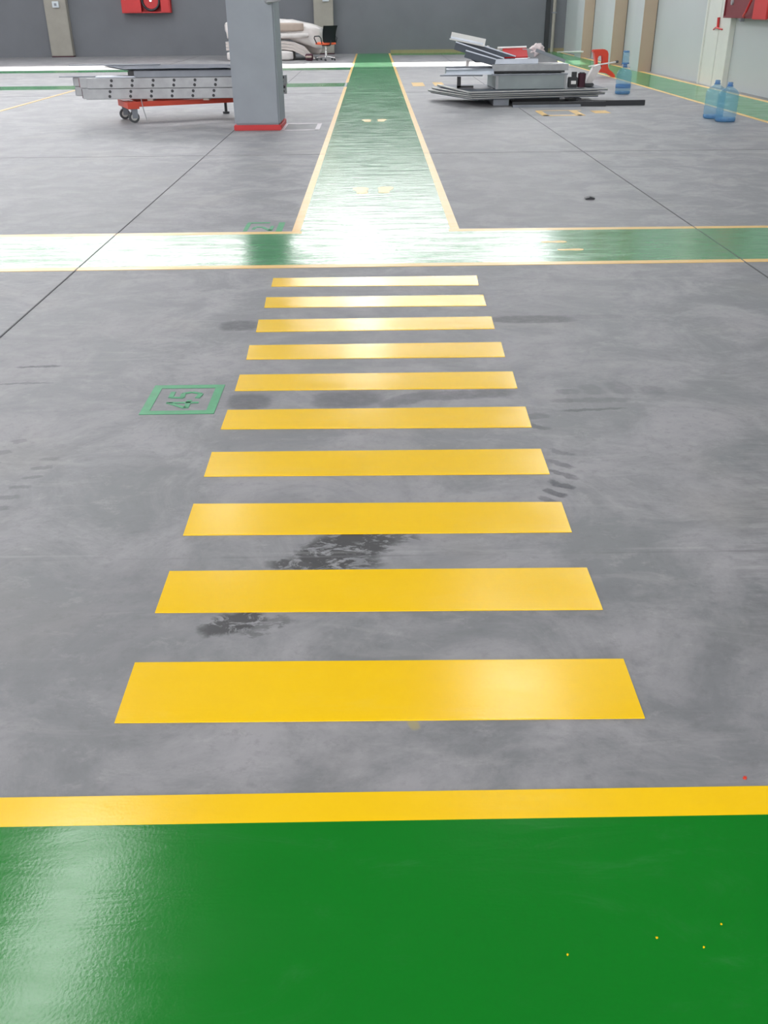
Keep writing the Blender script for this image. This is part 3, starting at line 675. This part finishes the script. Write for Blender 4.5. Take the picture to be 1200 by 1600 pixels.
def crumple(cx, cy, cz, sx, sy, sz, mat, name, label, cat, seed, rot=0.0, amp=.35, fr=2.2):
    b = bmesh.new(); bmesh.ops.create_icosphere(b, subdivisions=4, radius=1)
    for v in b.verts:
        n = noise.noise(v.co * fr + Vector((seed, 0, 0))) + .5 * noise.noise(v.co * fr * 2.3 + Vector((0, seed, 0)))
        v.co = v.co * (1 + amp * n)
        v.co = Vector((v.co.x * sx, v.co.y * sy, v.co.z * sz))
    mn = min(v.co.z for v in b.verts)
    for v in b.verts: v.co.z -= mn
    bmesh.ops.rotate(b, verts=b.verts[:], cent=(0, 0, 0), matrix=Matrix.Rotation(rot, 3, 'Y'))
    bmesh.ops.translate(b, verts=b.verts[:], vec=(cx, cy, cz))
    return tag(obj(name, b, mat, None, True), label, cat)
crumple(2.74, 17.3, .66, .13, .10, .085, 'cloth', 'crumpled_cloth', 'crumpled white and pink cloth on the top right of the scrap pile', 'cloth', 3, -.25, .6, 2.0)
crumple(1.90, 17.2, .76, .035, .05, .04, 'film', 'plastic_wad', 'small pale plastic wad beside the white plate end', 'plastic scrap', 9)
t = thing('tape_box', 'small black box with a bright label right of the metal box', 'box', (3.20, 16.75, .235))
obj('case', B(0, .15, 0, .12, 0, .16, bev=.01), 'black', t); obj('label_patch', B(.04, .12, -.003, .002, .055, .105), 'white_plastic', t); obj('lid', B(.06, .13, .03, .11, .16, .235), 'black', t)
t = thing('black_roll', 'dark upright roll beside the small black box', 'roll', (3.43, 16.85, .235))
obj('roll', tube(bmesh.new(), [(0, 0, 0), (0, 0, .21)], [.06, .065], 18), 'maroon', t); obj('cap', tube(bmesh.new(), [(.0, 0, .21), (0, 0, .225)], .045, 14), 'black', t)
# white broom leaning out of the pile
t = thing('broom', 'white broom with a pale stick propped on the right end of the scrap pile', 'broom', (3.55, 16.95, .235))
obj('stick', tube(bmesh.new(), [(.02, .1, .30), (.52, .35, .35)], .011, 10), 'white_plastic', t)
obj('grip', tube(bmesh.new(), [(.52, .35, .35), (.56, .37, .354)], .022, 10), 'rubber', t)
hb = bmesh.new()
extrude_y(hb, [(-.02, .0), (.05, -.0), (.12, .10), (.22, .28), (.20, .33), (.10, .30), (.02, .14)], .06, .20)
obj('head', hb, 'film', t)
obj('bristles', B(-.03, .12, .04, .22, 0, .05, bev=.01), 'rubber', t)

# ------------------------------------------------------------------ red plastic chair tipped on its side
t = thing('plastic_stool', 'red moulded plastic stool tipped on its side near the right wall', 'stool', (5.02, 23.0, 0))
def plate_with_hole(y0, y1):
    b = bmesh.new()
    outer = [(-.13, .56), (.10, .57), (.165, .54), (.195, .48), (.20, .36), (.205, .25), (.235, .17), (.32, .11), (.385, .045), (.38, .0), (.33, .01), (.22, .075), (.10, .10), (-.03, .115), (-.06, .18), (-.085, .36), (-.115, .48), (-.155, .53)]
    inner = [(-.02, .43), (.04, .45), (.075, .42), (.085, .33), (.075, .22), (.05, .17), (.01, .17), (-.015, .22), (-.03, .33), (-.035, .39)]
    ob = [b.verts.new((x, y0, z)) for x, z in outer]; ib = [b.verts.new((x, y0, z)) for x, z in inner]
    es = [b.edges.new((ob[i], ob[(i + 1) % len(ob)])) for i in range(len(ob))] + [b.edges.new((ib[i], ib[(i + 1) % len(ib)])) for i in range(len(ib))]
    bmesh.ops.triangle_fill(b, edges=es, use_beauty=True)
    r = bmesh.ops.extrude_face_region(b, geom=b.faces[:])
    bmesh.ops.translate(b, verts=[v for v in r['geom'] if isinstance(v, bmesh.types.BMVert)], vec=(0, y1 - y0, 0))
    return b
obj('side_frame', plate_with_hole(-.09, -.06), 'red_plastic', t)
obj('side_frame', plate_with_hole(.06, .09), 'red_plastic', t)
b = bmesh.new(); sp = [(-.155, .53), (-.115, .48), (-.085, .36), (-.06, .18), (-.03, .115)]
for (xa, za), (xb, zb) in zip(sp, sp[1:]): extrude_y(b, [(xa, za), (xb, zb), (xb + .022, zb + .004), (xa + .022, za + .004)], -.06, .06)
obj('seat', b, 'red_plastic', t)
obj('stretcher', B(.165, .195, -.06, .06, .25, .50, bev=.005), 'red_plastic', t)
tag(obj('white_pipe', tube(bmesh.new(), [(6.34, 35.6, .025), (6.34, 31.3, .20)], .022, 10), 'white_plastic'), 'thin white pipe against the right wall behind the red stool', 'pipe')

# ------------------------------------------------------------------ water jugs
def make_jug():
    t = thing('water_jug', '', 'water jug', (0, 0, 0), 0, 'blue water jugs')
    pr = [(.118, 0), (.134, .012), (.136, .05), (.130, .062), (.136, .075), (.136, .155), (.129, .168), (.136, .181), (.136, .235), (.129, .248), (.136, .262), (.136, .325), (.128, .36), (.105, .392), (.070, .415), (.040, .432), (.030, .440), (.030, .462)]
    obj('body', lathe(bmesh.new(), pr, 40), 'jug', t, True)
    obj('base', lathe(bmesh.new(), [(.116, .001), (.133, .012), (.1345, .048), (.12, .05)], 40), 'jug_thick', t, True)
    obj('cap', lathe(bmesh.new(), [(.034, .452), (.035, .462), (.035, .49), (.024, .494)], 24), 'jug_thick', t, True)
    obj('collar', lathe(bmesh.new(), [(.045, .438), (.046, .446), (.038, .452), (.03, .454)], 24), 'jug_thick', t, True)
    return t
j = make_jug(); j['label'] = 'blue water jug right of its neighbour, the nearer of the pair by the cream column'; j.location = (4.835, 13.80, 0)
k = copy_tree(j); k['label'] = 'blue water jug partly hidden behind its neighbour by the cream column'; k.location = (4.80, 14.22, 0); k.rotation_euler.z = .7
k = copy_tree(j); k['label'] = 'lone blue water jug with a clear cup on its neck, right of the scrap pile'; k.location = (4.53, 18.5, 0); k.rotation_euler.z = 1.3
lb = lathe(bmesh.new(), [(.1375, .10), (.1375, .165)], 40)
obj('water_level_band', lb, 'jug_thick', k, True)
cup = thing('cup', 'upturned clear bluish cup set on the neck of the lone water jug', 'cup', (4.53, 18.5, .494))
obj('bowl', lathe(bmesh.new(), [(.060, .0), (.062, .01), (.056, .11), (.060, .13), (.055, .20), (.045, .205)], 28), 'jug', cup, True)
obj('rim', lathe(bmesh.new(), [(.066, .0), (.067, .006), (.067, .018), (.062, .02)], 28), 'jug_thick', cup, True)
obj('lid', lathe(bmesh.new(), [(.052, .185), (.053, .19), (.053, .212), (.045, .214)], 28), 'jug_thick', cup, True)

# small dark scrap on the concrete
b = bmesh.new(); extrude_y(b, [(-.035, 0), (.035, 0), (.04, .012), (.0, .022), (-.04, .010)], -.03, .03)
tag(obj('metal_scrap', shifted(b, 1.79, 8.06), 'black'), 'tiny dark scrap lying alone on the concrete right of the central path', 'scrap')

# ------------------------------------------------------------------ wrapped bundles and office chair by the back wall
def rounded_block(x0, x1, y0, y1, z0, z1, r, seed, amp, cuts=10):
    b = B(x0, x1, y0, y1, z0, z1); bmesh.ops.subdivide_edges(b, edges=b.edges[:], cuts=cuts, use_grid_fill=True)
    c = Vector(((x0 + x1) / 2, (y0 + y1) / 2, (z0 + z1) / 2)); h = Vector(((x1 - x0) / 2, (y1 - y0) / 2, (z1 - z0) / 2))
    for v in b.verts:
        d = v.co - c; q = Vector([max(-h[i] + r, min(h[i] - r, d[i])) for i in range(3)]); e = d - q
        if e.length > 1e-6: d = q + e.normalized() * r
        n = noise.noise(v.co * 3.1 + Vector((seed, 0, 0))) * amp + noise.noise(v.co * 9 + Vector((0, seed, 0))) * amp * .35
        d += d.normalized() * n
        v.co = c + d
        v.co.z = max(v.co.z, z0)
    return b
t = thing('wrapped_cushion', 'thick white wrapped cushion block on the floor under the bundles', 'wrapped cushion', (-3.75, 32.9, 0))
obj('block', rounded_block(-.80, 1.25, -.7, .6, 0.0, .27, .09, 4, .02), 'film', t, True)
for i in range(3):
    o = .085 * i
    b = bmesh.new(); up = [(-4.58, .36 + o), (-3.2, .37 + o), (-2.75, .37 + o), (-2.45, .33 + o), (-2.15, .20 + o * 1.05), (-1.93 + o * .55, .03)]
    lo = []
    for n_i, (x, z) in enumerate(up):
        if n_i < 3: lo.append((x, z - .068))
        elif n_i < 5: lo.append((x - .05, z - .062))
        else: lo.append((x - .085, z))
    extrude_y(b, up + lo[::-1], 32.45, 33.1)
    t = thing('mattress', ['lowest of three bent pale mattresses sagging to the floor', 'middle of three bent pale mattresses sagging to the floor', 'topmost of three bent pale mattresses sagging to the floor'][i], 'mattress', (0, 0, 0), 0, 'bent pale mattresses')
    obj('padding', b, 'wrap', t)
    s = bmesh.new(); tube(s, [(x, 32.445, z - .003) for x, z in up], .010, 6); obj('piping', s, 'film', t)
t = thing('wrapped_bundle', 'big bundle wrapped in whitish plastic film on top of the mattresses', 'wrapped bundle', (0, 0, 0))
b = rounded_block(-4.60, -1.62, 32.7, 34.4, .56, 1.12, .16, 8, .09, 14)
for v in b.verts:
    if v.co.x > -2.6: v.co.z -= (v.co.x + 2.6) * (.22 if v.co.z > .8 else .32)
obj('filling', b, 'film', t, True)
obj('cardboard_face', rounded_block(-4.5, -2.15, 32.60, 32.8, .80, 1.04, .05, 2, .012, 6), 'wrap_shade', t, True)
obj('loose_film', rounded_block(-4.5, -2.0, 32.56, 32.9, .60, .76, .08, 12, .03, 8), 'film', t, True)
obj('hanging_film', rounded_block(-2.3, -1.66, 33.2, 33.9, .12, .62, .12, 17, .03, 8), 'wrap', t, True)
t = thing('dark_bag', 'dark maroon bag on the floor at the foot of the office chair', 'bag', (-1.98, 31.95, 0))
obj('sack', rounded_block(-.12, .12, -.1, .1, 0, .2, .06, 5, .02, 5), 'maroon', t, True)
obj('flap', rounded_block(-.10, .10, -.13, -.05, .08, .15, .03, 6, .01, 4), 'wrap_shade', t, True)

t = thing('office_chair', 'office chair with orange seat and black mesh back beside the wrapped bundles', 'office chair', (-1.46, 32.15, 0), math.radians(35))
obj('seat', rounded_block(-.24, .24, -.24, .24, .43, .51, .035, 1, .004, 5), 'orange', t, True)
b = bmesh.new(); nx, nz = 10, 12; g = []
for i in range(nx + 1):
    row = []
    for k_ in range(nz + 1):
        u = -1 + 2 * i / nx; v = k_ / nz
        row.append(b.verts.new((u * (.225 + .03 * v), -.27 + .05 * u * u + .05 * math.sin(v * 3) - .10 * v, .50 + .46 * v)))
    g.append(row)
for i in range(nx):
    for k_ in range(nz): b.faces.new((g[i][k_], g[i + 1][k_], g[i + 1][k_ + 1], g[i][k_ + 1]))
bmesh.ops.solidify(b, geom=b.faces[:], thickness=.025)
obj('backrest', b, 'mesh_black', t, True)
for s in (-1, 1):
    obj('armrest', tube(bmesh.new(), [(s * .25, -.18, .47), (s * .29, -.20, .62), (s * .29, -.10, .68), (s * .29, .15, .67), (s * .29, .19, .62), (s * .26, .10, .47)], .017, 8), 'mesh_black', t, True)
obj('gas_lift', tube(bmesh.new(), [(0, 0, .10), (0, 0, .28), (0, 0, .29), (0, 0, .43)], [.035, .035, .02, .02], 14), 'chrome', t)
for i in range(5):
    a = 2 * math.pi * i / 5 + .3
    lg = obj('leg', tube(bmesh.new(), [(0, 0, .12), (.30 * math.cos(a), .30 * math.sin(a), .075)], [.028, .016], 10), 'chrome', t)
    obj('castor', tube(bmesh.new(), [(.29 * math.cos(a) - .02, .29 * math.sin(a), .03), (.29 * math.cos(a) + .02, .29 * math.sin(a), .03)], .03, 12), 'rubber', lg)
obj('mechanism', B(-.08, .08, -.14, .10, .40, .435, bev=.008), 'mesh_black', t)
obj('back_support', tube(bmesh.new(), [(0, -.12, .42), (0, -.28, .44), (0, -.30, .56)], .02, 8), 'mesh_black', t)
